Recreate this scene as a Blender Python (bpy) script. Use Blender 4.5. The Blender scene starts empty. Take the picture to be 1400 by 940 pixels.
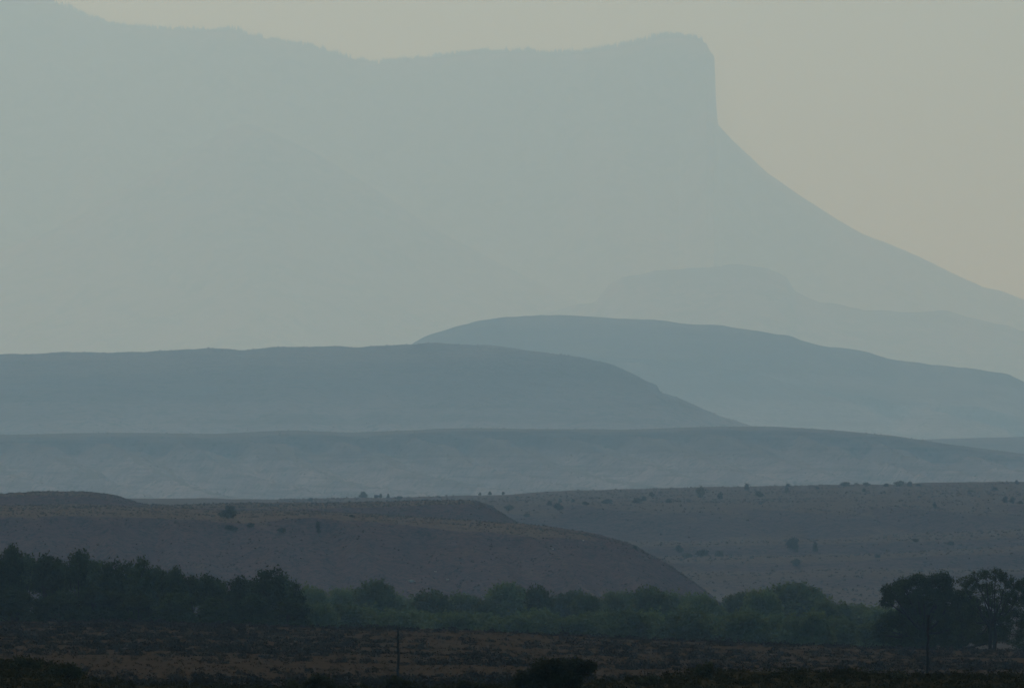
import bpy, math, random
import numpy as np
R = math.radians
random.seed(7)
S = bpy.context.scene
COL = S.collection

# ------------------------------------------------------------ camera
LENS = 300.0
A = 36.0 / LENS / 1400.0            # tangent of one photo pixel
PITCH = math.atan((640 - 470) * A)  # eye level falls on row 640 of the photo
cam_d = bpy.data.cameras.new('camera')
cam = bpy.data.objects.new('camera', cam_d)
COL.objects.link(cam)
cam_d.lens = LENS; cam_d.sensor_width = 36.0; cam_d.sensor_fit = 'HORIZONTAL'
cam_d.clip_start = 1.0; cam_d.clip_end = 120000.0
cam.location = (0, 0, 0)
cam.rotation_euler = (math.pi / 2 + PITCH, 0, 0)
S.camera = cam

# ------------------------------------------------------------ light
SUN_EL, SUN_AZ = 42.0, -14.0        # azimuth from +Y, clockwise
w = bpy.data.worlds.new('World'); S.world = w; w.use_nodes = True
nt = w.node_tree; nt.nodes.clear()
out = nt.nodes.new('ShaderNodeOutputWorld')
bg = nt.nodes.new('ShaderNodeBackground'); bg.inputs['Strength'].default_value = 0.10
sky = nt.nodes.new('ShaderNodeTexSky'); sky.sky_type = 'NISHITA'; sky.sun_disc = False
sky.sun_elevation = R(SUN_EL); sky.sun_rotation = R(SUN_AZ)
sky.air_density = 1.0; sky.dust_density = 3.0; sky.ozone_density = 1.0; sky.altitude = 1800
tint = nt.nodes.new('ShaderNodeMix'); tint.data_type = 'RGBA'; tint.blend_type = 'MULTIPLY'
tint.inputs['Factor'].default_value = 1.0
tint.inputs['B'].default_value = (0.38, 0.79, 0.86, 1)      # smoke filters the sky
nt.links.new(sky.outputs['Color'], tint.inputs['A'])
nt.links.new(tint.outputs['Result'], bg.inputs['Color'])
nt.links.new(bg.outputs['Background'], out.inputs['Surface'])
sd = bpy.data.lights.new('sun', 'SUN'); sd.energy = 1.9; sd.angle = R(10); sd.color = (1.0, 0.785, 0.585)
sun = bpy.data.objects.new('sun', sd); COL.objects.link(sun)
sun.rotation_euler = (R(90 - SUN_EL), 0, R(180 - SUN_AZ))
S.view_settings.view_transform = 'Standard'; S.view_settings.look = 'None'
S.view_settings.exposure = -0.03; S.view_settings.gamma = 1
S.cycles.volume_bounces = 1
S.cycles.max_bounces = 6

# ------------------------------------------------------------ helpers
CP, SP = math.cos(PITCH), math.sin(PITCH)
def P(px, py, D):
    """point that stands D metres ahead, seen at (px, py) of the photo"""
    u = (px - 700) * A; v = (470 - py) * A
    dy = CP - v * SP; dz = SP + v * CP
    return u * D / dy, D, dz * D / dy
def py_of(z, D):
    t = z / D
    # invert: (SP+vCP)/(CP-vSP)=t
    v = (t * CP - SP) / (CP + t * SP)
    return 470 - v / A

_rng = np.random.RandomState(3)
_tab = _rng.rand(256, 256)
def vnoise(x, y):
    xi = np.floor(x).astype(int); yi = np.floor(y).astype(int)
    fx = x - xi; fy = y - yi
    fx = fx * fx * (3 - 2 * fx); fy = fy * fy * (3 - 2 * fy)
    a = _tab[xi & 255, yi & 255]; b = _tab[(xi + 1) & 255, yi & 255]
    c = _tab[xi & 255, (yi + 1) & 255]; d = _tab[(xi + 1) & 255, (yi + 1) & 255]
    return (a * (1 - fx) + b * fx) * (1 - fy) + (c * (1 - fx) + d * fx) * fy - 0.5
def fbm(x, y, s, o=4):
    r = 0; a = 1.0
    for k in range(o):
        r = r + a * vnoise(x / s + 17.3 * k, y / s + 9.1 * k); s = s / 2.05; a *= 0.52
    return r
def sm(t):
    t = np.clip(t, 0, 1); return t * t * (3 - 2 * t)
def interp(pts, x):
    xs = [p[0] for p in pts]; ys = [p[1] for p in pts]
    return np.interp(x, xs, ys)
def curve(pts, x, soft=6.0):
    """traced line, corners softened"""
    if soft <= 0: return interp(pts, x)
    r = 0; ws = 0
    for k in range(-4, 5):
        g = math.exp(-k * k / 5.0); r = r + g * interp(pts, x + k * soft / 2); ws += g
    return r / ws

def mesh_np(name, V, F, mat, smooth=True):
    V = np.asarray(V, dtype=np.float32); F = np.asarray(F, dtype=np.int32)
    me = bpy.data.meshes.new(name)
    me.vertices.add(len(V)); me.vertices.foreach_set('co', V.ravel())
    n = F.shape[1]
    me.loops.add(F.size); me.loops.foreach_set('vertex_index', F.ravel())
    me.polygons.add(len(F))
    me.polygons.foreach_set('loop_start', np.arange(len(F), dtype=np.int32) * n)
    me.polygons.foreach_set('use_smooth', np.full(len(F), smooth))
    me.update(calc_edges=True); me.validate()
    me.materials.append(mat)
    return me
def link(name, me, parent=None):
    o = bpy.data.objects.new(name, me); COL.objects.link(o)
    if parent: o.parent = parent
    return o
def tag(o, label=None, cat=None, group=None, kind=None):
    if label: o['label'] = label
    if cat: o['category'] = cat
    if group: o['group'] = group
    if kind: o['kind'] = kind
    return o
def grid_faces(nr, nc):
    i = np.arange(nr - 1)[:, None] * nc + np.arange(nc - 1)[None, :]
    i = i.ravel()
    return np.stack([i, i + 1, i + 1 + nc, i + nc], 1)

# ------------------------------------------------------------ materials
def new_mat(name):
    m = bpy.data.materials.new(name); m.use_nodes = True
    n = m.node_tree; b = n.nodes['Principled BSDF']
    b.inputs['Roughness'].default_value = 0.95
    b.inputs['Specular IOR Level'].default_value = 0.0
    return m, n, b
def ramp(n, src, stops):
    r = n.nodes.new('ShaderNodeValToRGB')
    e = r.color_ramp.elements
    while len(e) < len(stops): e.new(0.5)
    for k, (p, c) in enumerate(stops): e[k].position = p; e[k].color = (*c, 1)
    n.links.new(src, r.inputs['Fac']); return r.outputs['Color']
def noise(n, co, scale, detail=6, rough=0.6, dist=0.0):
    t = n.nodes.new('ShaderNodeTexNoise'); t.inputs['Scale'].default_value = scale
    t.inputs['Detail'].default_value = detail; t.inputs['Roughness'].default_value = rough
    t.inputs['Distortion'].default_value = dist
    n.links.new(co, t.inputs['Vector']); return t.outputs['Fac']
def mix(n, f, a, b, mode='MIX'):
    x = n.nodes.new('ShaderNodeMix'); x.data_type = 'RGBA'; x.blend_type = mode
    if isinstance(f, float): x.inputs['Factor'].default_value = f
    else: n.links.new(f, x.inputs['Factor'])
    for k, v in (('A', a), ('B', b)):
        if isinstance(v, tuple): x.inputs[k].default_value = (*v, 1)
        else: n.links.new(v, x.inputs[k])
    return x.outputs['Result']
def earth(name, soil, soil2, scrub, top, unit, cover=0.5, top_at=(0.90, 0.985), bump=1.0, haze_beds=None):
    """eroded soil with patchy scrub; grass where the ground is level.  unit = size of the patches in m"""
    m, n, b = new_mat(name)
    tc = n.nodes.new('ShaderNodeTexCoord').outputs['Object']
    big = noise(n, tc, 1 / (unit * 14), 5, 0.6, 0.6)
    mid = noise(n, tc, 1 / (unit * 3), 6, 0.65)
    fine = noise(n, tc, 1 / unit, 5, 0.7)
    c = mix(n, ramp(n, big, [(0.35, (0, 0, 0)), (0.65, (1, 1, 1))]), soil, soil2)
    spots = ramp(n, fine, [(0.60 - 0.22 * cover, (0, 0, 0)), (0.68 - 0.2 * cover, (1, 1, 1))])
    patch = ramp(n, mid, [(0.42, (0.25, 0.25, 0.25)), (0.62, (1, 1, 1))])
    c = mix(n, mix(n, 1.0, spots, patch, 'MULTIPLY'), c, scrub)
    if haze_beds:                                   # dark top, pale foot: pooled haze put into the colour; also thin ledges
        z0, z1, dark, pale = haze_beds
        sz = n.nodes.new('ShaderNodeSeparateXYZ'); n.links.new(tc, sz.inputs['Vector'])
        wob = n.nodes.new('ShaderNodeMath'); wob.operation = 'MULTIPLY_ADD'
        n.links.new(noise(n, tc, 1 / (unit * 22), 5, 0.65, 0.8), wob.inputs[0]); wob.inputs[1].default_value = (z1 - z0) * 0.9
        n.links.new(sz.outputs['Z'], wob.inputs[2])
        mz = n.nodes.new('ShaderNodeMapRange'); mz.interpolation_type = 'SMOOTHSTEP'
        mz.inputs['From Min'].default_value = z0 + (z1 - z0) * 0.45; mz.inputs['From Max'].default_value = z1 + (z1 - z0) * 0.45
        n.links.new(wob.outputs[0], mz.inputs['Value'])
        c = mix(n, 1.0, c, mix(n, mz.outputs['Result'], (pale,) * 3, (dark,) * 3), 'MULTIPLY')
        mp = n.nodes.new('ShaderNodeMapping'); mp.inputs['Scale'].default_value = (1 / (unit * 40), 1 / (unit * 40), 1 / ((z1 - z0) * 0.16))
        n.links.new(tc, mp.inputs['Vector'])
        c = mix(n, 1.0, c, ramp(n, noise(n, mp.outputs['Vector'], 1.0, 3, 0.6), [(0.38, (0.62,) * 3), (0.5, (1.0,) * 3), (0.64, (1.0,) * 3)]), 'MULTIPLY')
    g = n.nodes.new('ShaderNodeNewGeometry'); sx = n.nodes.new('ShaderNodeSeparateXYZ')
    n.links.new(g.outputs['Normal'], sx.inputs['Vector'])
    mr = n.nodes.new('ShaderNodeMapRange'); mr.inputs['From Min'].default_value = top_at[0]
    mr.inputs['From Max'].default_value = top_at[1]; n.links.new(sx.outputs['Z'], mr.inputs['Value'])
    tops = mix(n, spots, top, tuple((a + s) / 2 for a, s in zip(top, scrub)))
    c = mix(n, mr.outputs['Result'], c, tops)
    n.links.new(c, b.inputs['Base Color'])
    bp = n.nodes.new('ShaderNodeBump'); bp.inputs['Strength'].default_value = 0.6
    bp.inputs['Distance'].default_value = unit * 0.5 * bump
    n.links.new(mid, bp.inputs['Height'])
    n.links.new(bp.outputs['Normal'], b.inputs['Normal'])
    return m
def leafy(name, c1, c2, unit, trans=0.25):
    m, n, b = new_mat(name)
    tc = n.nodes.new('ShaderNodeTexCoord').outputs['Object']
    f = noise(n, tc, 1 / unit, 3, 0.6)
    oi = n.nodes.new('ShaderNodeObjectInfo')
    c = ramp(n, f, [(0.35, c1), (0.65, c2)])
    v = n.nodes.new('ShaderNodeHueSaturation')
    mr = n.nodes.new('ShaderNodeMapRange'); mr.inputs['To Min'].default_value = 0.75; mr.inputs['To Max'].default_value = 1.3
    n.links.new(oi.outputs['Random'], mr.inputs['Value']); n.links.new(mr.outputs['Result'], v.inputs['Value'])
    n.links.new(c, v.inputs['Color'])
    n.links.new(v.outputs['Color'], b.inputs['Base Color'])
    if trans > 0:
        tr = n.nodes.new('ShaderNodeBsdfTranslucent'); n.links.new(v.outputs['Color'], tr.inputs['Color'])
        ms = n.nodes.new('ShaderNodeMixShader'); ms.inputs[0].default_value = trans
        o = n.nodes['Material Output']
        n.links.new(b.outputs[0], ms.inputs[1]); n.links.new(tr.outputs[0], ms.inputs[2])
        n.links.new(ms.outputs[0], o.inputs['Surface'])
    return m

M_flat = earth('valley soil', (0.048, 0.038, 0.028), (0.070, 0.053, 0.038), (0.024, 0.021, 0.016), (0.054, 0.039, 0.024), 0.45, 0.7, (0.97, 0.999))
def near_cover(m, y0, y1, col):
    """the near rise carries its own dark mossy cover"""
    n = m.node_tree; b = n.nodes['Principled BSDF']; old = b.inputs['Base Color'].links[0].from_socket
    tc = n.nodes.new('ShaderNodeTexCoord').outputs['Object']; sx = n.nodes.new('ShaderNodeSeparateXYZ'); n.links.new(tc, sx.inputs['Vector'])
    mr = n.nodes.new('ShaderNodeMapRange'); mr.inputs['From Min'].default_value = y1; mr.inputs['From Max'].default_value = y0
    n.links.new(sx.outputs['Y'], mr.inputs['Value'])
    f = ramp(n, noise(n, tc, 1.8, 5, 0.7), [(0.35, tuple(c * 0.5 for c in col)), (0.7, tuple(c * 1.5 for c in col))])
    n.links.new(mix(n, mr.outputs['Result'], old, f), b.inputs['Base Color'])
near_cover(M_flat, 205, 250, (0.028, 0.026, 0.014))
M_hillA = earth('red brown soil', (0.070, 0.049, 0.054), (0.092, 0.060, 0.058), (0.026, 0.030, 0.032), (0.112, 0.082, 0.056), 0.7, 0.75, (0.982, 0.997), 2.0)
M_plat = earth('bench soil', (0.056, 0.043, 0.048), (0.078, 0.058, 0.058), (0.022, 0.026, 0.028), (0.092, 0.073, 0.060), 1.1, 0.75, (0.9915, 0.9985), 2.0)
M_hillC = earth('pale clay', (0.090, 0.080, 0.088), (0.150, 0.130, 0.130), (0.036, 0.040, 0.042), (0.09, 0.078, 0.068), 5, 0.45, (0.985, 0.9995), 1.2, haze_beds=(-4, 20, 0.55, 1.35))
M_hillD = earth('scrubby slope', (0.080, 0.070, 0.076), (0.12, 0.10, 0.10), (0.030, 0.034, 0.036), (0.10, 0.088, 0.075), 10, 0.6, (0.985, 0.9995), 1.2, haze_beds=(10, 90, 0.5, 1.7))
M_hillE = earth('pale slope', (0.080, 0.070, 0.076), (0.12, 0.10, 0.10), (0.030, 0.034, 0.036), (0.10, 0.088, 0.075), 10, 0.6, (0.985, 0.9995), 1.2, haze_beds=(40, 160, 0.5, 2.0))
M_mount = earth('wooded mountain', (0.22, 0.14, 0.10), (0.26, 0.17, 0.12), (0.07, 0.06, 0.04), (0.09, 0.075, 0.05), 45, 0.8, (0.94, 0.99), 1.0)
M_sage = leafy('sage leaves', (0.020, 0.018, 0.014), (0.052, 0.042, 0.030), 1.7, 0.1)
M_scrub = leafy('scrub leaves', (0.032, 0.034, 0.032), (0.065, 0.058, 0.052), 4, 0.3)
M_bush = leafy('slope shrub leaves', (0.012, 0.016, 0.012), (0.028, 0.032, 0.022), 1.0, 0.1)
M_dark = leafy('dark cottonwood leaves', (0.018, 0.029, 0.010), (0.042, 0.060, 0.018), 1.2, 0.25)
M_mid = leafy('dark willow leaves', (0.036, 0.050, 0.016), (0.066, 0.084, 0.026), 1.5, 0.3)  # deeper green of the darker creek trees
M_green = leafy('willow leaves', (0.056, 0.080, 0.026), (0.100, 0.130, 0.042), 1.5, 0.3)
M_jun = leafy('juniper leaves', (0.024, 0.026, 0.014), (0.058, 0.058, 0.028), 0.6, 0.2)
M_yel = leafy('rabbitbrush leaves', (0.016, 0.017, 0.008), (0.036, 0.034, 0.015), 0.3, 0.2)
M_straw = leafy('dry grass', (0.028, 0.020, 0.012), (0.070, 0.050, 0.028), 2.5, 0.15)
def barkm(name, c1, c2, s):
    m, n, b = new_mat(name)
    tc = n.nodes.new('ShaderNodeTexCoord').outputs['Object']
    mp = n.nodes.new('ShaderNodeMapping'); mp.inputs['Scale'].default_value = (1, 1, 0.15)
    n.links.new(tc, mp.inputs['Vector'])
    n.links.new(ramp(n, noise(n, mp.outputs['Vector'], s, 5), [(0.3, c1), (0.7, c2)]), b.inputs['Base Color'])
    return m
M_bark = barkm('bark', (0.012, 0.010, 0.008), (0.032, 0.026, 0.020), 6)
M_wood = barkm('weathered wood', (0.022, 0.019, 0.017), (0.05, 0.043, 0.037), 10)
M_rock = earth('pale rock', (0.28, 0.25, 0.21), (0.36, 0.33, 0.28), (0.2, 0.18, 0.15), (0.35, 0.32, 0.27), 0.5, 0.2)

# ------------------------------------------------------------ ground sheet
TERR = [(-700, 846), (0, 847), (200, 848), (400, 855), (545, 857), (700, 862), (850, 870), (1000, 876), (1200, 885), (1400, 890), (2100, 892)]
KNOLL = [(-700, 905), (0, 912), (70, 914), (140, 944), (400, 947), (620, 947), (760, 941), (860, 936), (950, 926), (1100, 924), (1250, 926), (1400, 926), (2100, 922)]
D_KN, D_F0, D_F1 = 180.0, 265.0, 545.0
def ground_z(X, Y):
    X = np.asarray(X, float); Y = np.asarray(Y, float)
    Ys = np.maximum(Y, 30)
    px = 700 + X / (Ys * A)
    pt = np.clip(px, -700, 2100)
    kz = -(curve(KNOLL, pt, 14) - 640) * A * D_KN
    z0 = -(960 - 640) * A * D_F0
    z1 = -(curve(TERR, pt, 20) - 640) * A * D_F1
    rows = [(-2000, -1.7 + 0 * X), (0, -1.7 + 0 * X), (60, -3.3 + 0 * X), (125, np.minimum(kz + 0.5, -3.9)), (D_KN, kz),
            (D_KN + 40, kz - 2.2), (D_F0, z0), (D_F1, z1), (D_F1 + 90, z1 - 5.0), (800, -19.5 + 0 * X), (1300, -24 + 0 * X),
            (1900, -31 + 0 * X), (3000, -36 + 0 * X), (4700, -30 + 0 * X), (6500, -24 + 0 * X), (9000, -30 + 0 * X), (60000, -60 + 0 * X)]
    z = rows[0][1].copy()
    for (ya, za), (yb, zb) in zip(rows[:-1], rows[1:]):
        t = (Y - ya) / (yb - ya)
        if ya < D_F0 - 1 or ya > D_F1 - 1: t = sm(t)
        z = np.where(Y >= ya, za + (zb - za) * np.clip(t, 0, 1), z)
    near = np.clip(Y / 200, 0, 1)
    z = z + near * (0.45 * fbm(X, Y, 55, 4) + 0.16 * fbm(X + 40, Y, 4.5, 4)) * np.where(Y < 400, 0.7, 1.0)
    return z
def fan(d0, d1, nr, nc, wide, ratio):
    """rows of points growing with distance, columns denser inside the view"""
    D = d0 * (d1 / d0) ** (np.linspace(0, 1, nr))
    u = np.linspace(-1, 1, nc); u = 0.25 * u + 0.75 * u ** 5 if ratio else u
    return D, u * wide
Ds = np.concatenate([np.linspace(-900, 30, 24), np.geomspace(34, 164, 30), np.linspace(165, 240, 100), np.linspace(242, 560, 260), np.geomspace(564, 1900, 90), np.geomspace(1960, 38000, 70)])
U = np.linspace(-1, 1, 560); U = (0.17 * U + 0.83 * np.abs(U) ** 7 * np.sign(U)) * 0.52
DD, UU = np.meshgrid(Ds, U, indexing='ij')
XX = UU * (np.maximum(DD, 0) + 250)
ZZ = ground_z(XX, DD)
g = link('ground', mesh_np('ground', np.stack([XX, DD, ZZ], -1).reshape(-1, 3), grid_faces(len(Ds), len(U)), M_flat))
tag(g, kind='structure')

# ------------------------------------------------------------ hills as lofted landforms
LOFTS = {}
def loft(name, mat, lines, cols=700, px0=-500, px1=1900, amp=1.0, scale=100., gully=None, seed=0, soft=6.0, jag=None):
    """lines: list of (height, distance, rows to the next line, easing). height = photo rows [(px,py)] or a plain z;
       distance = metres or [(px, metres)]."""
    px = np.linspace(px0, px1, cols)
    L = []
    for h, d, n, e in lines:
        D = curve(d, px, 30) if isinstance(d, list) else np.full(cols, float(d))
        if isinstance(h, list):
            py = curve(h, px, soft); X, Y, Z = P(px, py, D)
        else:
            X, Y, _ = P(px, 640, D); Z = np.full(cols, float(h))
        L.append((X, D, Z, n, e))
    rows = []; tt = []
    for k in range(len(L) - 1):
        X0, D0, Z0, n, e = L[k]; X1, D1, Z1 = L[k + 1][:3]
        for i in range(n):
            t = i / n
            f = {'lin': t, 'in': t * t, 'out': 1 - (1 - t) ** 1.7, 'sm': t * t * (3 - 2 * t)}[e]
            rows.append((X0 + (X1 - X0) * t, D0 + (D1 - D0) * t, Z0 + (Z1 - Z0) * f)); tt.append(k + t)
    rows.append(L[-1][:3]); tt.append(len(L) - 1)
    X = np.array([r[0] for r in rows]); Y = np.array([r[1] for r in rows]); Z = np.array([r[2] for r in rows])
    tt = np.array(tt)[:, None]
    Z = Z + amp * fbm(X + seed * 131, Y + seed * 57, scale, 5)
    if jag: Z = Z + jag[0] * fbm(X, Y * 0.3, jag[1], 3) * (px < jag[3])[None, :] * ((tt >= jag[2]) & (tt <= jag[2] + 1))
    if gully:
        ga, gs, skew, k0, k1 = gully             # amplitude, spacing, skew, and the lines between which they run
        t = np.clip((tt - k0) / (k1 - k0), 0, 1)
        q = (X + skew * (t - 1) * gs + 1.6 * gs * fbm(X + seed * 31, Y * 0.15, gs * 5.3, 2) + 0.2 * gs * fbm(X, Y, gs * 0.8, 3)) / gs
        f_ = q % 1.0; v = np.where(f_ < 0.7, f_ / 0.7, (1 - f_) / 0.3)      # 0 on a spur, 1 in a gully; one side steeper
        v2 = np.abs(((q * 2.37 + 0.3) % 1.0) - 0.5) * 2; depth = 0.55 + 0.9 * np.clip(fbm(X + 7, 0 * Y, gs * 2.3, 2) + 0.5, 0, 1)
        Z = Z - ga * depth * (v + 0.3 * v2) * np.sin(math.pi * np.clip(t, 0, 1)) ** 0.8
    o = link(name, mesh_np(name, np.stack([X, Y, Z], -1).reshape(-1, 3), grid_faces(len(tt), cols), mat))
    LOFTS[len(LOFTS)] = (X, Y, Z, tt[:, 0], px)
    tag(o, kind='structure')
    return o, (X, Y, Z, tt[:, 0], px)

def sh(pts, d): return [(x, y + d) for x, y in pts]
# front brown mesa: foot, brow, level top
browA = [(-500, 698), (0, 700), (120, 699), (240, 703), (330, 708), (420, 704), (520, 711), (620, 718), (700, 722), (760, 726), (815, 732),
         (860, 744), (905, 766), (940, 789), (965, 807), (990, 828), (1020, 850), (1100, 870), (1900, 880)]
topA = [(-500, 690), (0, 691), (230, 692), (330, 699), (420, 697), (520, 701), (620, 708), (700, 714), (760, 721), (815, 729),
        (860, 742), (905, 765), (940, 789), (965, 808), (990, 830), (1020, 855), (1100, 880), (1900, 890)]
hillA, gA = loft('hill', M_hillA, [(-26.5, 1330, 50, 'in'), (sh(browA, 8), 1480, 12, 'out'), (browA, 1500, 30, 'lin'), (topA, 1640, 12, 'sm'), (-30.0, 1760, 1, 'lin')],
     cols=1100, amp=0.75, scale=26, gully=(2.1, 16, 1.5, 0.0, 1.15), seed=1, px1=1500)
# rear lobes of the same mesa
topB = [(-500, 676), (0, 674), (60, 671), (120, 671), (160, 676), (192, 688), (232, 691), (300, 688), (400, 687), (500, 685.5), (600, 684),
        (645, 684), (665, 689), (685, 701), (705, 714), (730, 722), (780, 738), (860, 780), (940, 830), (1000, 860), (1900, 880)]
brB = [(-500, 682), (0, 681), (60, 678), (120, 679), (160, 686), (192, 693), (232, 694), (300, 693), (400, 694), (500, 693), (600, 689),
       (645, 688), (665, 693), (685, 704), (705, 717), (730, 725), (780, 742), (860, 784), (940, 834), (1000, 864), (1900, 884)]
hillA2, gA2 = loft('hill', M_hillA, [(-34.0, 1640, 26, 'in'), (brB, 1780, 14, 'lin'), (topB, 1960, 10, 'sm'), (-31.0, 2080, 1, 'lin')],
     cols=800, amp=0.6, scale=30, gully=(1.2, 18, 1.0, 0.0, 0.95), seed=2, px1=1200)
# right bench land with three low terraces
def L3(a): return [(-500, a[0]), (400, a[1]), (650, a[2]), (900, a[3]), (1150, a[4]), (1400, a[5]), (1900, a[6])]
platB, gB = loft('terrace', M_plat, [
     (-34.0, 1690, 8, 'sm'),
     (L3([838, 838, 836, 830, 826, 828, 832]), 1760, 12, 'lin'), (L3([822, 822, 820, 808, 804, 804, 806]), 1850, 10, 'sm'),
     (L3([815, 815, 812, 792, 786, 785, 790]), 1885, 12, 'lin'), (L3([806, 806, 800, 784, 775, 776, 780]), 1990, 10, 'sm'),
     (L3([790, 790, 780, 769, 764, 754, 752]), 2012, 12, 'lin'), (L3([775, 775, 765, 761, 757, 746, 745]), 2150, 10, 'sm'),
     (L3([760, 755, 752, 747, 742, 730, 728]), 2172, 12, 'lin'), (L3([748, 746, 744, 739, 733, 722, 720]), 2330, 16, 'sm'),
     (L3([696, 694, 692, 690, 695, 691, 690]), 2400, 22, 'lin'), (L3([690, 689, 686, 680, 678, 676, 676]), 2700, 16, 'lin'),
     ([(-500, 684), (400, 682), (560, 680), (700, 676), (800, 671), (950, 667), (1060, 664), (1150, 662), (1280, 661), (1400, 658), (1900, 656)], 3100, 10, 'sm'),
     (-30.0, 3500, 1, 'lin')], cols=900, amp=1.15, scale=42, seed=3, gully=(2.6, 38, 1.2, 7.9, 9.3))
# long gullied clay band
crC = [(-500, 594), (0, 595), (150, 594), (300, 595), (400, 590), (480, 593), (600, 588), (700, 587), (850, 588), (980, 583), (1060, 584), (1150, 589),
       (1220, 595), (1300, 608), (1400, 621), (1900, 640)]
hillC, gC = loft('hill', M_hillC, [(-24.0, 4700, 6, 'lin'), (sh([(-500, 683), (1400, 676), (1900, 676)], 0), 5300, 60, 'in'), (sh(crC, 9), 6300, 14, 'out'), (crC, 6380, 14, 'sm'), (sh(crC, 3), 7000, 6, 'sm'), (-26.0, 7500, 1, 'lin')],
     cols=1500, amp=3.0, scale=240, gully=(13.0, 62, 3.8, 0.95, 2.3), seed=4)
# low far end of the band, right edge
crC2 = [(-500, 700), (1040, 640), (1160, 606), (1220, 602), (1290, 601), (1400, 598), (1900, 590)]
hillC2, gC2 = loft('hill', M_hillC, [(-30.0, 7600, 20, 'in'), (crC2, 8400, 10, 'sm'), (-40.0, 9200, 1, 'lin')], cols=700, px0=900, amp=3.5, scale=160, gully=(6, 110, 1.0, 0, 1), seed=5)
# dark ridge with a rock ledge at its right shoulder
crD = [(-500, 492), (0, 486), (80, 483.5), (200, 482.5), (290, 478), (335, 480), (380, 476), (480, 475), (545, 473), (600, 471), (680, 473), (740, 480),
       (790, 489), (830, 500), (862, 514), (885, 525), (899, 529), (902, 539), (925, 546), (955, 560), (985, 573), (1030, 583), (1100, 600), (1900, 640)]
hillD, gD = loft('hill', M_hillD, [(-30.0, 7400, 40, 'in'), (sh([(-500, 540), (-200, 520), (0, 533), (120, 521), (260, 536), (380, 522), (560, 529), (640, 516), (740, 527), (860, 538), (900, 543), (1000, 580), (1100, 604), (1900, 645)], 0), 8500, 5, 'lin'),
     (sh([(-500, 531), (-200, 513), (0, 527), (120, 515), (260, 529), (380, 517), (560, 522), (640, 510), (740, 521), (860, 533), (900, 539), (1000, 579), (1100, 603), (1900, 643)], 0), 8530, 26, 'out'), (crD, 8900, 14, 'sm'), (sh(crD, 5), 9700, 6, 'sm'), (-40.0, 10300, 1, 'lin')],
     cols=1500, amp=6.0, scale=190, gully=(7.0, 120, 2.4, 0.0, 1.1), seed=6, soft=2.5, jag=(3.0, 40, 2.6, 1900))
# pale dome ridge
crE = [(-500, 540), (450, 520), (540, 484), (565, 469), (590, 457), (640, 444), (690, 435), (760, 431), (830, 433), (900, 438), (970, 445), (1050, 457),
       (1080, 463), (1110, 473), (1140, 480), (1190, 487), (1225, 496), (1250, 497), (1290, 501), (1340, 503), (1380, 512), (1400, 522), (1440, 545), (1900, 600)]
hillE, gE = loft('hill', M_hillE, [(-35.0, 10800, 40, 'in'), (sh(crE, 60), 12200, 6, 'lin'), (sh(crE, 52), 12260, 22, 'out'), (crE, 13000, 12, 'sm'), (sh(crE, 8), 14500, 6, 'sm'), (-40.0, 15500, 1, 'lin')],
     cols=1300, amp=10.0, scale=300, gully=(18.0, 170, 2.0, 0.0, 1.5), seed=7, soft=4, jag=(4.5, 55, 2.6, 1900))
# faint mesa and bench beyond it
crF = [(-500, 520), (600, 470), (760, 425), (815, 410), (832, 388), (850, 377), (880, 373), (960, 367), (1010, 363), (1050, 367), (1076, 378), (1086, 398),
       (1120, 410), (1180, 421), (1240, 424), (1300, 425), (1340, 436), (1400, 449), (1900, 520)]
hillF, gF = loft('mesa', M_mount, [(-35.0, 21500, 24, 'in'), (sh(crF, 16), 24700, 8, 'lin'), (crF, 25000, 10, 'sm'), (sh(crF, 12), 26200, 5, 'sm'), (-40.0, 27100, 1, 'lin')],
     cols=1100, amp=16, scale=420, gully=(40.0, 420, 1.0, 0.0, 1.0), seed=8, soft=3, jag=(8, 60, 1.6, 1900))
# very faint butte standing before the mountain
crG = [(-500, 420), (0, 350), (90, 310), (130, 285), (220, 235), (290, 192), (320, 178), (345, 174), (380, 190), (450, 222), (520, 262), (590, 310), (680, 360), (800, 420), (1100, 470), (1900, 520)]
hillG, gG = loft('butte', M_mount, [(-35.0, 24500, 30, 'in'), (crG, 28400, 12, 'sm'), (sh(crG, 60), 29500, 1, 'lin')], cols=800, amp=25, scale=900, gully=(45.0, 800, 0.6, 0.0, 1.0), seed=9)
# the great mesa with its cliff nose
crM = [(-500, -60), (0, -14), (60, 3), (100, 15), (150, 35), (190, 40), (250, 43), (300, 44), (325, 45), (370, 56), (420, 67), (480, 82), (515, 88), (550, 86), (600, 79),
       (660, 74), (720, 74), (750, 78), (790, 75), (830, 71), (870, 62), (900, 54), (928, 52), (950, 56), (960, 59), (966, 61), (968.5, 68), (972, 73), (976.6, 79), (977.4, 90), (978, 122), (979.6, 150), (981.5, 172),
       (1000, 192), (1050, 238), (1100, 272), (1150, 303), (1180, 320), (1210, 331), (1260, 352), (1310, 377), (1345, 393), (1370, 398), (1400, 410), (1500, 440), (1900, 560)]
crM = sorted(crM)
clM = [(x, max(y, 0) + 95 * min(1, max(0, (992 - x) / 60.0)) + 8) for x, y in crM]
mount, gM = loft('mountain', M_mount, [(-50.0, 27600, 30, 'in'), (clM, 31400, 8, 'lin'), (sh(crM, 1.2), 31750, 3, 'out'), (crM, 31850, 8, 'lin'), (sh(crM, 10), 33600, 6, 'sm'), (-60.0, 35800, 1, 'lin')],
     cols=2600, amp=9, scale=700, gully=(130.0, 900, 1.0, 0.0, 1.7), seed=10, soft=0.35, jag=(14, 34, 2.9, 962))
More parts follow.
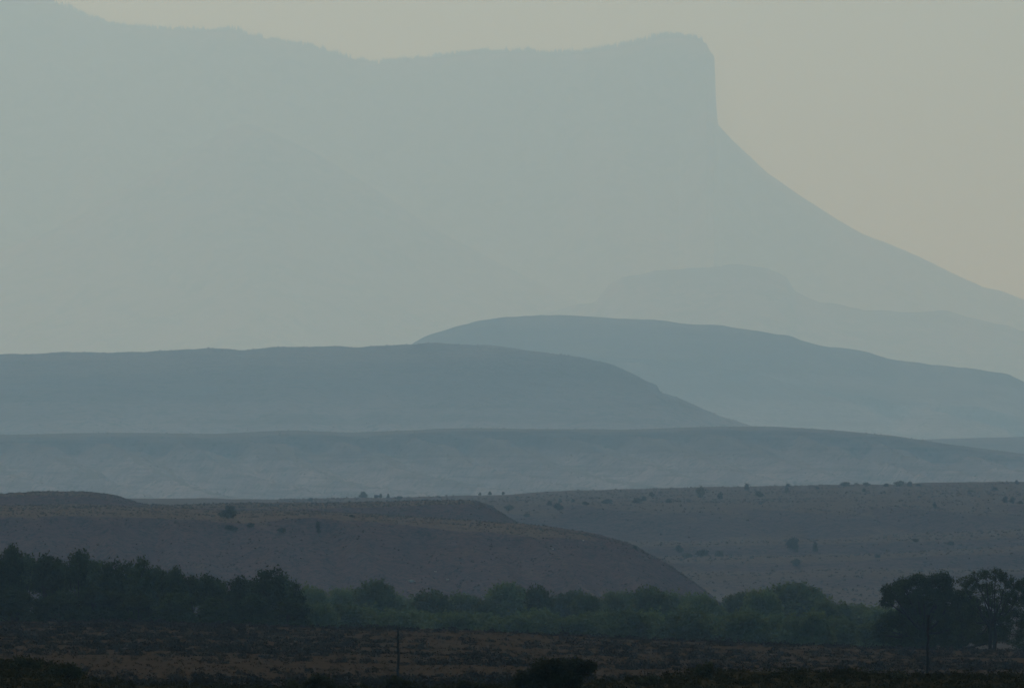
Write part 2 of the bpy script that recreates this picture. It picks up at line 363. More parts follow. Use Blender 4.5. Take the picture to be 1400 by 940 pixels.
# ------------------------------------------------------------ scattered stuff
def tufts(name, mat, C, Rw, H, K, size, seed=1, flat=0.0):
    """low shrubs of many small leaf faces. C: N x 3 roots, Rw: radii, H: heights"""
    r = np.random.RandomState(seed); N = len(C)
    d = r.normal(size=(N, K, 3)); d /= np.linalg.norm(d, axis=2, keepdims=True); d[..., 2] = np.abs(d[..., 2])
    rad = r.uniform(0.35, 1.0, (N, K, 1)) ** 0.6
    c = d * rad * np.stack([Rw, Rw, H], -1)[:, None, :] + C[:, None, :]
    s = (size * r.uniform(0.6, 1.4, (N, K, 1, 1)))
    tri = r.normal(size=(N, K, 3, 3)); tri -= tri.mean(axis=2, keepdims=True)
    tri /= np.linalg.norm(tri, axis=3, keepdims=True) + 1e-6
    V = c[:, :, None, :] + tri * s * np.sqrt(Rw)[:, None, None, None]
    V = V.reshape(-1, 3); F = np.arange(len(V)).reshape(-1, 3)
    return mesh_np(name, V, F, mat, False)

rs = np.random.RandomState(11)
# sagebrush on the valley flat
n = 13000
D = rs.uniform(D_KN + 12, D_F1 + 8, n * 2); px = rs.uniform(-420, 1820, n * 2)
X = (px - 700) * A * D
dens = fbm(X, D, 22, 4) + 0.35 * fbm(X + 90, D * 0.5, 7, 3)
keep = (dens > 0.02 + rs.uniform(-0.3, 0.3, n * 2))
D, X = D[keep][:n], X[keep][:n]
z = ground_z(X, D)
rw = rs.uniform(0.10, 0.36, len(D)) * np.where(rs.rand(len(D)) > 0.96, 1.6, 1.0)
o = link('sagebrush', tufts('sagebrush', M_sage, np.stack([X, D, z - 0.05], -1), rw, rw * rs.uniform(0.6, 1.2, len(D)), 34, 0.13, 2))
tag(o, 'low dark sagebrush covering the valley flat', 'sagebrush', kind='stuff')
# dry grass between the sage
n = 16000
D = rs.uniform(D_KN + 12, D_F1, n); px = rs.uniform(-350, 1750, n); X = (px - 700) * A * D; z = ground_z(X, D)
rw = rs.uniform(0.06, 0.20, n)
o = link('dry_grass', tufts('dry_grass', M_straw, np.stack([X, D, z - 0.02], -1), rw, rw * rs.uniform(0.6, 1.3, n), 14, 0.10, 22))
tag(o, 'dull brown dry grass between the sagebrush on the flat', 'dry grass', kind='stuff')
# weeds on the near knoll
n = 9000
D = rs.uniform(155, 215, n); px = rs.uniform(-300, 1700, n); X = (px - 700) * A * D; z = ground_z(X, D)
rw = rs.uniform(0.05, 0.17, n)
o = link('undergrowth', tufts('undergrowth', M_yel, np.stack([X, D, z - 0.02], -1), rw, rw * rs.uniform(0.7, 1.5, n), 26, 0.08, 3))
tag(o, 'short olive weeds on the dark knoll along the bottom edge', 'undergrowth', kind='stuff')
def on_loft(G, n, k0, k1, pa, pb, seed):
    X, Y, Z, tt, px = G; r = np.random.RandomState(seed)
    ri = np.where((tt >= k0) & (tt <= k1))[0]; ci = np.where((px >= pa) & (px <= pb))[0]
    # weight rows by their depth so the scatter is even on the ground
    yr = Y[ri].mean(axis=1); wgt = np.abs(np.gradient(yr)) + np.abs(np.gradient(Z[ri].mean(axis=1)))
    a = r.choice(ri[:-1], n, p=wgt[:-1] / wgt[:-1].sum()); b = r.choice(ci[:-1], n); fa = r.rand(n); fb = r.rand(n)
    def q(M): return (M[a, b] * (1 - fa) + M[a + 1, b] * fa) * (1 - fb) + (M[a, b + 1] * (1 - fa) + M[a + 1, b + 1] * fa) * fb
    return np.stack([q(X), q(Y), q(Z)], -1)
CA = on_loft(gA, 16000, 0.2, 3.0, -400, 1060, 4)
f = fbm(CA[:, 0], CA[:, 1] + CA[:, 2] * 3, 14, 4) > rs.uniform(-0.5, 0.3, len(CA)); CA = CA[f]
rw = rs.uniform(0.08, 0.25, len(CA))
CA2 = on_loft(gA2, 5000, 0.6, 2.0, -400, 800, 5); rw2 = rs.uniform(0.1, 0.32, len(CA2))
o = link('scrub', tufts('scrub', M_scrub, np.concatenate([CA, CA2]), np.concatenate([rw, rw2]), np.concatenate([rw, rw2]) * 0.9, 12, 0.26, 5))
tag(o, 'fine scrub dotted over the brown mesa slope', 'scrub', kind='stuff')
CB = on_loft(gB, 18000, 1.0, 11.0, 380, 1850, 6)
f = fbm(CB[:, 0], CB[:, 1], 60, 4) > rs.uniform(-0.45, 0.35, len(CB)); CB = CB[f]
rw = rs.uniform(0.12, 0.5, len(CB)) * np.where(rs.rand(len(CB)) > 0.985, 1.8, 1.0)
o = link('scrub', tufts('scrub', M_scrub, CB, rw, rw * 0.8, 12, 0.32, 6))
tag(o, 'fine scrub dotted over the terraced bench land on the right', 'scrub', kind='stuff')
CC = on_loft(gC, 3500, 1.0, 4.0, -300, 1700, 8); rw = rs.uniform(0.3, 0.8, len(CC))
CD = on_loft(gD, 4500, 0.3, 4.0, -300, 1050, 9); rw3 = rs.uniform(0.5, 1.4, len(CD))
o = link('scrub', tufts('scrub', M_scrub, np.concatenate([CC, CD]), np.concatenate([rw, rw3]), np.concatenate([rw, rw3]) * 0.8, 12, 0.5, 7))
tag(o, 'hazy scrub on the two long blue ridges in the middle distance', 'scrub', kind='stuff')

# conifers along the mountain's rim: a far forest read as one mass
def spikes(pts, H, seed):
    r = np.random.RandomState(seed); V = []; F = []
    for (x, y, z), h in zip(pts, H):
        w = h * r.uniform(0.22, 0.34); k = r.uniform(0, 6)
        for (za, zb, ww) in ((0.0, 0.62, 1.0), (0.32, 0.85, 0.72), (0.6, 1.0, 0.45)):
            b = len(V)
            for i in range(5):
                a = k + i * 2 * math.pi / 5
                V.append((x + math.cos(a) * w * ww, y + math.sin(a) * w * ww, z + za * h - 1))
            V.append((x, y, z + zb * h))
            for i in range(5): F.append((b + i, b + (i + 1) % 5, b + 5))
    return V, F
Xm, Ym, Zm, tm, pm = gM
pts = on_loft(gM, 5200, 1.9, 4.3, -300, 962, 12)
dn = fbm(pts[:, 0], pts[:, 1] * 0.2, 260, 3) + rs.uniform(-0.35, 0.35, len(pts)) > -0.05
pts = pts[dn]
rim = on_loft(gM, 2600, 2.75, 3.35, -300, 962, 13)
rim = rim[fbm(rim[:, 0], rim[:, 1] * 0.05, 150, 3) + rs.uniform(-0.3, 0.3, len(rim)) > -0.12]
pts = np.concatenate([pts, rim])
V, F = spikes(pts, rs.uniform(10, 27, len(pts)), 5)
o = link('distant_forest', mesh_np('distant_forest', V, F, M_dark, False))
tag(o, 'tiny hazy conifers bristling along the rim of the great mesa', 'forest', kind='stuff')

# ------------------------------------------------------------ trees and shrubs
def tube(V, F, pts, rad, ns=6):
    b0 = len(V); pts = [np.array(p, float) for p in pts]
    for i, p in enumerate(pts):
        t = pts[min(i + 1, len(pts) - 1)] - pts[max(i - 1, 0)]; t /= np.linalg.norm(t) + 1e-9
        s = np.cross(t, (0.3, 1, 0.1)); s /= np.linalg.norm(s); q = np.cross(t, s)
        for k in range(ns):
            a = 2 * math.pi * k / ns
            V.append(p + rad[i] * (math.cos(a) * s + math.sin(a) * q))
    for i in range(len(pts) - 1):
        for k in range(ns):
            F.append((b0 + i * ns + k, b0 + i * ns + (k + 1) % ns, b0 + (i + 1) * ns + (k + 1) % ns, b0 + (i + 1) * ns + k))
def leaves(lobes, dens, size, r, shell=0.45):
    """lobes: (x, y, z, rx, rz). leaf faces crowd toward each lobe's outside, leaving gaps within"""
    out = []
    for (x, y, z, rx, rz) in lobes:
        n = int(dens * rx * rx * 4 * 1.0) + 20
        # small clumps inside the lobe
        nc = max(4, int(n / 26))
        d = r.normal(size=(nc, 3)); d /= np.linalg.norm(d, axis=1, keepdims=True)
        c = d * (r.uniform(shell, 1.0, (nc, 1)) ** 0.7) * np.array([rx, rx, rz]) + np.array([x, y, z])
        idx = r.randint(0, nc, n)
        p = c[idx] + r.normal(size=(n, 3)) * size * 1.5
        t = r.normal(size=(n, 3, 3)); t -= t.mean(axis=1, keepdims=True); t /= np.linalg.norm(t, axis=2, keepdims=True) + 1e-6
        out.append((p[:, None, :] + t * size * r.uniform(0.6, 1.35, (n, 1, 1))).reshape(-1, 3))
    return np.concatenate(out)
def tree_meshes(lobes, mat, seed, dens=60, size=0.16, trunk_r=0.2, fork=0.3, lean=0.0, twigs=True, stems=1):
    r = np.random.RandomState(seed)
    V = leaves(lobes, dens, size, r)
    crown = mesh_np('crown', V, np.arange(len(V)).reshape(-1, 3), mat, False)
    TV, TF = [], []
    top = max(l[2] for l in lobes); fk = top * fork
    for s in range(stems):
        ox = (s - (stems - 1) / 2) * trunk_r * 2.6
        base = np.array([ox, 0, -0.3]); f = np.array([lean * fk + ox * 1.2, 0.0, fk])
        tube(TV, TF, [base, base * 0.4 + f * 0.6 + (0.05, 0.02, 0), f], [trunk_r * 1.25, trunk_r, trunk_r * 0.85])
    for i, (x, y, z, rx, rz) in enumerate(lobes):
        e = np.array([x, y, z]); s0 = np.array([lean * fk + ((i % stems) - (stems - 1) / 2) * trunk_r * 3.0, 0, fk * r.uniform(0.75, 1.05)])
        mid = s0 * 0.45 + e * 0.55 + np.array([0, 0, -0.12 * abs(x)]) + r.normal(size=3) * 0.12
        tube(TV, TF, [s0, mid, e], [trunk_r * 0.55, trunk_r * 0.34, trunk_r * 0.12], 5)
        if twigs:
            for k in range(7):
                d = r.normal(size=3); d /= np.linalg.norm(d); d[2] = abs(d[2]) * 0.9
                q = e + d * np.array([rx, rx, rz]) * r.uniform(0.8, 1.1)
                tube(TV, TF, [mid * 0.3 + e * 0.7, (e + q) / 2 + r.normal(size=3) * 0.05, q], [trunk_r * 0.14, trunk_r * 0.09, trunk_r * 0.03], 4)
    trunk = mesh_np('trunk', TV, TF, M_bark, True)
    return trunk, crown
def rand_lobes(seed, w, h, n, low=0.25):
    r = np.random.RandomState(seed); L = []
    for i in range(n):
        t = r.uniform(0, 1); zz = h * (low + (1 - low) * t) * 0.86
        ww = w * 0.5 * math.sqrt(max(0.05, 1 - (t * 1.05 - 0.3) ** 2 * 1.5)) * 0.72
        a = r.uniform(0, 6.28); rr = r.uniform(0.35, 1) * ww
        s = r.uniform(0.10, 0.23) * w
        L.append((math.cos(a) * rr, math.sin(a) * rr, zz, s, s * r.uniform(0.6, 0.95)))
    L.append((r.uniform(-0.1, 0.1) * w, 0, h * 0.86, w * 0.2, h * 0.13))
    return L
TREE_LIB = {}
def plant(kind, var, name, px, top, D, wpx, label, cat, group=None, z=None, flip=1, key=None):
    """place a tree: crown top at photo row `top`, root on the ground"""
    X = (px - 700) * A * D
    if z is None: z = float(ground_z(X, D))
    h = P(px, top, D)[2] - z; wd = wpx * A * D
    tk, cr, w0, h0 = TREE_LIB[kind][var % len(TREE_LIB[kind])]
    e = bpy.data.objects.new(name, None); COL.objects.link(e)
    e.location = (X, D, z); e.scale = (wd / w0 * flip, wd / w0, h / h0)
    e.rotation_euler = (0, 0, 0 if flip == 1 else 0)
    e.empty_display_size = 0.5
    tag(e, label, cat, group)
    link('trunk', tk, e); link('crown', cr, e)
    return e
def lib(kind, mat, specs, **k):
    L = []
    for sd, w, h, n in specs:
        tk, cr = tree_meshes(rand_lobes(sd, w, h, n, k.get('low', 0.25)), mat, sd, k.get('dens', 60), k.get('size', 0.16), k.get('tr', 0.17), k.get('fork', 0.28), 0, k.get('twigs', False), k.get('stems', 1))
        L.append((tk, cr, w, h))
    TREE_LIB[kind] = L
lib('grove', M_dark, [(21, 4.6, 7.4, 20), (22, 4.0, 7.0, 17), (23, 5.0, 7.2, 22), (24, 4.2, 7.6, 18), (25, 4.8, 7.0, 20)], dens=330, size=0.13, low=0.12)
lib('green', M_green, [(31, 5.2, 5.6, 26), (32, 6.0, 5.2, 30), (33, 4.6, 5.8, 24), (34, 5.6, 5.0, 28), (35, 5.0, 5.4, 26)], dens=260, size=0.15, low=0.10)
lib('greendark', M_mid, [(36, 5.2, 5.6, 24), (37, 5.8, 5.2, 26)], dens=260, size=0.15, low=0.10)
lib('juniper', M_jun, [(41, 3.2, 2.6, 12), (42, 2.8, 2.4, 9), (43, 3.4, 2.4, 12)], dens=330, size=0.12, low=0.30, tr=0.11)
lib('shrub', M_jun, [(51, 2.0, 1.3, 7), (52, 2.4, 1.4, 8), (53, 1.6, 1.3, 6)], dens=300, size=0.12, low=0.2, tr=0.06, fork=0.2, stems=2)

ORD = ['first', 'second', 'third', 'fourth', 'fifth', 'sixth', 'seventh', 'eighth', 'ninth', 'tenth', 'eleventh', 'twelfth', 'thirteenth', 'fourteenth', 'fifteenth',
       'sixteenth', 'seventeenth', 'eighteenth', 'nineteenth', 'twentieth', 'twenty-first', 'twenty-second']
# dark grove at the left
front = [(-95, 752, 80), (-40, 750, 80), (14, 745, 62), (62, 757, 66), (104, 751, 60), (150, 765, 64), (196, 764, 56), (238, 775, 54), (282, 784, 58), (322, 787, 52), (366, 776, 84), (404, 796, 44)]
for i, (px, tp, wp) in enumerate(front):
    if i < 2: lb = 'dark cottonwood at the outer left end of the left grove, cut by the picture edge'
    elif i == 10: lb = 'broad round dark cottonwood near the right end of the left grove'
    elif i == 11: lb = 'small dark cottonwood closing the right end of the left grove'
    elif i == 2: lb = 'tallest dark cottonwood of the left grove, rising above its left end'
    else: lb = 'dark cottonwood in the front row of the left grove, %s from its left end' % ORD[i - 2]
    plant('grove', i, 'cottonwood_tree', px, tp, 604 + (i * 37 % 24), wp * 1.12, lb, 'tree', 'dark cottonwoods of the left grove')
for i, (px, tp, wp) in enumerate([(-60, 760, 80), (36, 757, 70), (84, 762, 70), (128, 763, 70), (172, 770, 60), (218, 775, 60), (262, 786, 56), (302, 790, 60), (342, 790, 60), (386, 788, 50)]):
    plant('grove', i + 2, 'cottonwood_tree', px, tp, 642 + (i * 23 % 24), wp * 1.2, 'dark cottonwood in the back row of the left grove, %s from its left end' % ORD[i], 'tree', 'dark cottonwoods of the left grove', flip=-1)
for i, (px, tp, wp) in enumerate([(20, 806, 80), (75, 812, 76), (130, 802, 84), (185, 815, 80), (240, 808, 72), (295, 817, 76), (345, 812, 70), (395, 818, 60)]):
    plant('grove', i + 1, 'willow_tree', px, tp, 582 + (i * 13 % 12), wp * 1.15, 'low dark willow skirting the foot of the left grove, %s from its left end' % ORD[i], 'tree', 'low willows before the left grove')
# green belt along the creek
belt = [(432, 803, 54, 0), (470, 806, 58, 0), (514, 796, 66, 0), (548, 815, 50, 0), (590, 810, 70, 1), (640, 812, 56, 0), (664, 821, 44, 1), (694, 799, 64, 0), (735, 804, 48, 1), (775, 812, 56, 1), (806, 812, 50, 0),
        (846, 810, 60, 0), (888, 805, 64, 1), (925, 812, 50, 0), (958, 815, 58, 0), (1006, 814, 46, 1), (1040, 808, 54, 0), (1086, 799, 96, 0), (1134, 822, 60, 0), (1172, 828, 62, 0), (1216, 830, 70, 0)]
desc = {2: 'pale green dome-topped tree standing just right of the left grove', 4: 'dark round tree in the creek belt below the pale rocks', 8: 'dark upright tree in the middle of the creek belt', 17: 'largest rounded green tree of the creek belt, right of the mesa toe',
        20: 'pale green tree half behind the dark cottonwood on the right'}
for i, (px, tp, wp, dk) in enumerate(belt):
    lb = desc.get(i, '%s tree in the back row of the creek belt, %s from its left end' % ('dark green' if dk else 'hazy green', ORD[i] if i < 22 else 'last'))
    plant('greendark' if dk else 'green', i, 'creek_tree', px, tp, 860 + (i * 71 % 140), wp * 1.4, lb, 'tree', 'green trees along the creek')
lows = [(430, 826), (468, 828), (508, 832), (546, 838), (584, 836), (622, 838), (660, 840), (700, 842), (738, 836), (778, 842), (818, 838), (858, 836), (898, 838), (938, 836), (978, 840), (1018, 838), (1060, 842), (1104, 838), (1146, 846), (1190, 850), (1232, 852)]
for i, (px, tp) in enumerate(lows):
    plant('green', i + 1, 'willow_tree', px, tp, 700 + (i * 43 % 90), 84 + (i * 29 % 30), 'low hazy willow in the front row of the creek belt, %s from its left end' % ORD[i], 'tree', 'low willows along the creek', flip=(-1) ** i)

# the cottonwoods at the right, each with its own traced masses
def lobe_tree(name, px0, D, lobes_px, label, mat=M_dark, dens=800, size=0.068, tr=0.16, fork=0.35, lean=0.0, stems=1, seed=61, twigs=True, group=None, cat='tree', part='crown'):
    X0 = (px0 - 700) * A * D; z0 = float(ground_z(X0, D)); r = np.random.RandomState(seed)
    L = []
    for (px, py, rx, rz) in lobes_px:
        x, y, z = P(px, py, D); s = A * D
        L.append((x - X0, r.uniform(-1, 1) * 18 * s, z - z0, rx * s, rz * s))
    tk, cr = tree_meshes(L, mat, seed, dens, size, tr, fork, lean, twigs, stems)
    e = bpy.data.objects.new(name, None); COL.objects.link(e); e.location = (X0, D, z0); e.empty_display_size = 0.5
    tag(e, label, cat, group); link('trunk', tk, e); link('crown', cr, e); return e
lobe_tree('cottonwood_tree', 1262, 575, [(1219, 810, 15, 12), (1213, 822, 10, 8), (1236, 800, 13, 10), (1254, 794, 13, 9), (1272, 797, 12, 11), (1287, 790, 12, 9), (1294, 801, 11, 12), (1262, 812, 18, 11), (1284, 815, 18, 11),
     (1240, 820, 14, 8), (1225, 846, 20, 10), (1205, 858, 14, 10), (1212, 870, 14, 8), (1240, 855, 16, 12), (1262, 842, 18, 12), (1290, 838, 16, 14), (1250, 872, 18, 12), (1278, 866, 20, 14), (1298, 860, 16, 16), (1200, 866, 9, 7), (1256, 829, 20, 10), (1278, 828, 16, 10), (1238, 834, 12, 7), (1232, 876, 18, 9), (1262, 884, 18, 8)],
     'dark full cottonwood with a spreading lower left limb, behind the tall right pole', dens=950, seed=62, tr=0.21)
lobe_tree('cottonwood_tree', 1356, 562, [(1318, 795, 11, 8), (1332, 788, 10, 8), (1346, 784, 10, 8), (1361, 785, 11, 8), (1376, 790, 11, 8), (1388, 800, 11, 9), (1322, 808, 9, 7), (1340, 803, 12, 8), (1358, 803, 12, 9), (1376, 808, 12, 9),
     (1392, 815, 10, 8), (1335, 820, 10, 7), (1366, 824, 14, 8), (1386, 832, 14, 10), (1345, 834, 10, 8), (1328, 842, 12, 12), (1398, 846, 16, 14), (1372, 852, 14, 12), (1335, 866, 16, 14), (1386, 870, 16, 14), (1352, 816, 12, 9), (1350, 846, 16, 10), (1374, 838, 16, 10), (1360, 864, 16, 12), (1326, 830, 12, 9), (1384, 820, 12, 9)],
     'airy cottonwood with bare twigs showing through its crown, near the right edge', dens=520, size=0.058, seed=63, tr=0.11, fork=0.42, stems=2)
lobe_tree('cottonwood_tree', 1316, 590, [(1308, 815, 14, 9), (1318, 826, 18, 12), (1306, 842, 18, 14), (1330, 846, 18, 14), (1312, 866, 20, 16), (1340, 872, 16, 10), (1300, 880, 18, 9), (1364, 866, 14, 12)],
     'lower dark cottonwood filling the gap between the two large right-hand ones', dens=900, seed=64, tr=0.14)
lobe_tree('cottonwood_tree', 1422, 580, [(1400, 800, 12, 10), (1416, 796, 16, 10), (1436, 806, 18, 12), (1408, 822, 16, 12), (1430, 830, 20, 14), (1412, 850, 20, 16), (1440, 860, 22, 18), (1404, 876, 18, 14)],
     'dark cottonwood cut off by the right edge of the picture', dens=850, seed=65, tr=0.18)

lib('slope', M_bush, [(56, 2.0, 1.2, 7), (57, 2.4, 1.3, 8), (58, 1.6, 1.2, 6)], dens=300, size=0.12, low=0.2, tr=0.05, fork=0.2, stems=2)
# lone juniper and shrubs on the mesa
def loft_at(G, px, k):
    X, Y, Z, tt, pxs = G; c = int(np.argmin(abs(pxs - px))); r_ = int(np.argmin(abs(tt - k)))
    return X[r_, c], Y[r_, c], Z[r_, c]
def loft_py(G, px, py, k0, k1):
    """row of the landform's column px seen at photo row py"""
    X, Y, Z, tt, pxs = G; c = int(np.argmin(abs(pxs - px)))
    best = None
    for r_ in range(len(tt)):
        if k0 <= tt[r_] <= k1:
            e = abs(py_of(Z[r_, c], Y[r_, c]) - py)
            if best is None or e < best[0]: best = (e, r_)
    r_ = best[1]; return X[r_, c], Y[r_, c], Z[r_, c]
def on(G, kind, var, name, px, base, wpx, hpx, label, cat, group=None, k0=0, k1=99):
    x, y, z = loft_py(G, px, base, k0, k1)
    tk, cr, w0, h0 = TREE_LIB[kind][var % len(TREE_LIB[kind])]
    s = A * y
    e = bpy.data.objects.new(name, None); COL.objects.link(e); e.location = (x, y, z - 0.05 * hpx * s)
    e.scale = (wpx * s / w0, wpx * s / w0, hpx * s / h0); e.empty_display_size = 0.5
    tag(e, label, cat, group); link('trunk', tk, e); link('crown', cr, e); return e
on(gA, 'juniper', 0, 'juniper_tree', 312, 708, 28, 17, 'lone dark juniper on the brow of the brown mesa', 'tree', k0=1.3, k1=3)
for i, (px, py, wp, hp) in enumerate([(316, 722, 20, 6), (343, 719, 12, 5), (436, 722, 8, 10), (436, 731, 7, 6), (384, 728, 14, 5), (868, 750, 8, 5), (480, 704, 10, 3)]):
    on(gA, 'slope', i, 'shrub', px, py, wp, hp, 'dark shrub dotting the front slope of the brown mesa', 'shrub', 'shrubs on the brown mesa slope', k0=0.2, k1=2)
# shrubs on the bench land
for i, (px, py, wp, hp) in enumerate([(695, 697, 16, 6), (720, 706, 10, 4), (752, 691, 9, 6), (762, 696, 15, 8), (766, 688, 5, 6), (783, 688, 8, 6), (799, 690, 11, 4), (829, 689, 17, 6), (871, 687, 14, 7), (891, 679, 8, 6), (881, 683, 8, 5), (915, 687, 10, 5),
     (957, 680, 14, 13), (984, 681, 9, 8), (1022, 670, 9, 9), (1039, 679, 13, 7), (1075, 674, 5, 10), (1079, 665, 8, 4), (1119, 670, 6, 4), (1155, 664, 16, 5), (1170, 664, 8, 4), (1184, 664, 12, 4), (1210, 664, 8, 4), (1182, 672, 7, 5),
     (1230, 664, 18, 6), (1244, 664, 8, 6), (1257, 664, 12, 3), (1278, 694, 6, 7), (1327, 673, 9, 3), (1362, 670, 12, 5), (1391, 663, 6, 5), (1373, 687, 8, 8), (1384, 687, 8, 8), (1396, 690, 8, 5), (1083, 748, 20, 13), (1115, 753, 9, 12), (1089, 772, 16, 8),
     (960, 760, 20, 8), (985, 760, 16, 7), (928, 755, 12, 9), (940, 762, 16, 6), (1200, 762, 10, 4), (1250, 740, 10, 4), (1300, 744, 12, 4)]):
    on(gB, 'slope' if i % 4 else 'shrub', i, 'shrub', px, py, wp, hp, 'dark rounded shrub scattered on the terraced bench land', 'shrub', 'shrubs on the right bench land', k0=1, k1=11.1)
for i, (px, py, wp, hp) in enumerate([(423, 684, 9, 4), (495, 681, 13, 9), (514, 680, 8, 4), (520, 680, 6, 6), (531, 680, 4, 6), (547, 682, 10, 4), (655, 674, 5, 4), (668, 674, 6, 5), (688, 674, 5, 4)]):
    on(gB, 'juniper', i, 'shrub', px, py, wp, hp, 'hazy shrub on the pale strip above the rear lobe of the mesa', 'shrub', 'shrubs above the rear mesa lobe', k0=10, k1=11.1)
# pale boulders on the mesa slope
def boulder(seed, s):
    r = np.random.RandomState(seed); V = []; F = []
    n, mrow = 9, 6
    for i in range(mrow + 1):
        th = math.pi * i / mrow
        for k in range(n):
            a = 2 * math.pi * k / n; q = s * (1 + 0.28 * r.normal() * (0 < i < mrow))
            V.append((q * math.sin(th) * math.cos(a) * 1.3, q * math.sin(th) * math.sin(a), q * math.cos(th) * 0.7))
    for i in range(mrow):
        for k in range(n): F.append((i * n + k, (i + 1) * n + k, (i + 1) * n + (k + 1) % n, i * n + (k + 1) % n))
    return mesh_np('boulder', V, F, M_rock, False)
for i, (px, py, s, lb) in enumerate([(563, 794, 0.36, 'widest pale boulder low on the brown mesa slope'), (612, 790, 0.22, 'small bright boulder right of the widest one on the mesa slope'), (596, 781, 0.16, 'tiny pale boulder above and between the two brighter ones'),
                                      (388, 727, 0.15, 'pale boulder high on the slope between the mesa shrubs'), (797, 739, 0.14, 'pale boulder under the right shoulder of the mesa'), (756, 750, 0.13, 'pale boulder on the right part of the slope, below the brow')]):
    x, y, z = loft_py(gA, px, py, 0.1, 1.8)
    o = link('boulder', boulder(80 + i, s)); o.location = (x, y - 0.1, z + s * 0.25); tag(o, lb, 'boulder', 'pale boulders on the mesa slope')

# near bushes on the knoll
def bush(px, D, lobes, label, mat=M_jun, seed=70, size=0.030, dens=7000, tr=0.03, name='bush', group=None):
    return lobe_tree(name, px, D, lobes, label, mat, dens, size, tr, 0.2, 0, 2, seed, True, group, 'bush')
bush(752, 176, [(718, 928, 14, 9), (735, 922, 14, 9), (742, 912, 13, 8), (758, 909, 14, 7), (776, 909, 12, 6), (790, 910, 11, 6), (804, 911, 8, 4), (812, 909, 5, 3), (788, 920, 13, 7), (764, 922, 18, 9), (750, 934, 22, 9), (780, 932, 14, 7), (722, 938, 18, 7), (710, 935, 8, 6)],
     'broad dark bush rising from the bottom edge near the middle', seed=71)
bush(963, 181, [(957, 918, 6, 5), (966, 914, 8, 6), (963, 922, 9, 5)], 'small round dark bush on the crest of the right knoll', seed=72)
bush(1147, 181, [(1140, 920, 7, 6), (1152, 917, 7, 7), (1147, 926, 10, 6)], 'wiry olive bush on the crest of the knoll, middle right', M_yel, 73, 0.024, 3600)
bush(1152, 174, [(1148, 936, 8, 6), (1158, 934, 8, 7), (1155, 940, 11, 6)], 'dark bush just below the wiry olive one', seed=74)
bush(1226, 179, [(1216, 928, 8, 4), (1228, 927, 9, 4), (1236, 930, 8, 4)], 'low flat dark bush just left of the tall right pole', seed=75)
bush(434, 172, [(424, 935, 9, 6), (436, 931, 10, 6), (447, 936, 9, 6), (434, 941, 14, 6)], 'dark bush at the bottom edge, left of the middle pole', seed=76)
bush(402, 172, [(400, 938, 5, 5), (404, 941, 7, 5)], 'small dark tuft left of the bottom edge bush', seed=77)
bush(541, 172, [(534, 936, 5, 6), (541, 933, 5, 7), (550, 938, 7, 5), (562, 940, 8, 4)], 'spiky dark bush at the foot of the middle pole', seed=78)
bush(640, 172, [(630, 938, 6, 5), (641, 941, 9, 5), (655, 941, 8, 4)], 'dark bush at the bottom edge, left of the broad one', seed=79)
bush(886, 177, [(880, 933, 7, 5), (892, 932, 9, 5), (902, 935, 8, 4)], 'dark bush between the broad bush and the small round one', seed=82)
bush(28, 179, [(14, 914, 12, 6), (30, 908, 12, 7), (44, 911, 12, 6), (28, 920, 22, 8)], 'dark bush on the left knoll at the picture corner', seed=83)
bush(88, 177, [(78, 916, 10, 6), (92, 913, 11, 6), (104, 919, 9, 6)], 'second dark bush on the left knoll, right of the corner one', seed=84)
bush(1332, 177, [(1322, 933, 6, 4), (1334, 930, 7, 4), (1345, 933, 6, 4)], 'low dark bush at the foot of the airy cottonwood', seed=87)

# bare dead shrub beside the middle pole
def sticks(name, px, D, segs, label, r0=0.022):
    X0 = (px - 700) * A * D; z0 = float(ground_z(X0, D)); V, F = [], []
    s = A * D
    for sg in segs:
        pts = []
        for k, (qx, qy) in enumerate(sg):
            x, y, z = P(qx, qy, D); pts.append((x - X0, 0.05 * math.sin(qx), z - z0))
        n = len(pts); tube(V, F, pts, [r0 * (1 - 0.75 * i / max(1, n - 1)) for i in range(n)], 5)
    o = link(name, mesh_np(name, V, F, M_wood)); o.location = (X0, D, z0); tag(o, label, 'branch'); return o
sticks('dead_branch', 516, 174, [[(515, 948), (513, 938), (509, 933), (505, 928)], [(513, 938), (517, 933), (517, 928)], [(515, 944), (522, 939), (528, 936), (531, 931)], [(524, 938), (530, 939), (534, 936)], [(509, 933), (506, 934), (503, 932)]],
       'crooked bare branch at the bottom edge, left of the middle pole')
sticks('dead_branch', 1338, 175, [[(1338, 942), (1334, 935), (1328, 931), (1325, 926)], [(1338, 940), (1342, 934), (1348, 931), (1351, 926)], [(1342, 934), (1341, 929)]],
       'forked bare branch below the cottonwoods, near the right corner')

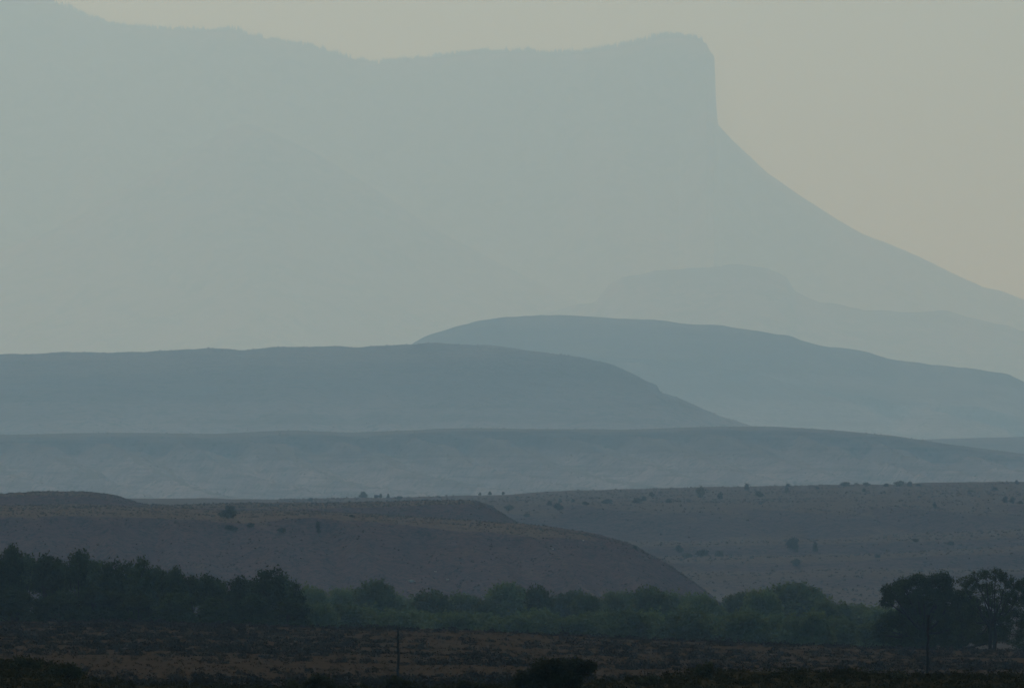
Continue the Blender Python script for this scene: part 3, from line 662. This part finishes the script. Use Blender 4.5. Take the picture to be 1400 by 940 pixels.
# wooden poles on the flat
def pole(px, top, base, lean, D, label, arm=False):
    X0 = (px - 700) * A * D; z0 = float(ground_z(X0, D)); zt = P(px, top, D)[2] - z0; V, F = [], []
    n = 12; r = np.random.RandomState(int(px))
    pts = [(lean * A * D * (i / (n - 1)) + 0.012 * r.normal(), 0.01 * r.normal(), -0.3 + (zt + 0.3) * i / (n - 1)) for i in range(n)]
    tube(V, F, pts, [0.052 - 0.015 * i / (n - 1) for i in range(n)], 9)
    k = len(V) - 9; F4 = [(k, k + 1, k + 2, k + 3), (k, k + 3, k + 4, k + 5), (k, k + 5, k + 6, k + 7), (k, k + 7, k + 8, k + 8)]
    F += F4[:3]
    e = bpy.data.objects.new('wooden_pole', None); COL.objects.link(e); e.location = (X0, D, z0); e.empty_display_size = 0.5
    tag(e, label, 'pole', 'wooden poles standing on the flat')
    o = link('shaft', mesh_np('shaft', V, F, M_wood), e)
    V, F = [], []
    tx = pts[-1][0]
    tube(V, F, [(tx, 0, zt - 0.01), (tx, 0, zt + 0.05), (tx, 0, zt + 0.06)], [0.044, 0.044, 0.012], 9)
    link('cap', mesh_np('cap', V, F, M_wood), e)
    return e
pole(544, 860, 935, 0.5, 300, 'weathered wooden pole leaning slightly, shorter one near the middle')
pole(1267, 842, 935, 2.0, 286, 'tall thin wooden pole before the dark cottonwood on the right')

# ------------------------------------------------------------ haze
def box(name, x0, x1, y0, y1, z0, z1, mat):
    V = [(x, y, z) for x in (x0, x1) for y in (y0, y1) for z in (z0, z1)]
    F = [(0, 1, 3, 2), (4, 6, 7, 5), (0, 4, 5, 1), (2, 3, 7, 6), (0, 2, 6, 4), (1, 5, 7, 3)]
    return link(name, mesh_np(name, V, F, mat, False))
mh = bpy.data.materials.new('haze'); mh.use_nodes = True; n = mh.node_tree; n.nodes.clear()
vo = n.nodes.new('ShaderNodeOutputMaterial'); pv = n.nodes.new('ShaderNodeVolumePrincipled')
pv.inputs['Color'].default_value = (0.39, 0.68, 1.0, 1)
pv.inputs['Absorption Color'].default_value = (1, 1, 1, 1)
pv.inputs['Density'].default_value = 1.23e-4
pv.inputs['Anisotropy'].default_value = 0.6
n.links.new(pv.outputs[0], vo.inputs['Volume'])
zlow = min(float(ZZ.min()), min(float(L_[2].min()) for L_ in LOFTS.values()))
hz = box('haze', -22000, 22000, -1000, 38500, zlow - 1.0, 2200, mh)
print('lowest ground', zlow, 'highest', max(float(L_[2].max()) for L_ in LOFTS.values()))
tag(hz, 'pale smoke haze filling the valley and veiling the far ridges', 'haze', kind='stuff')
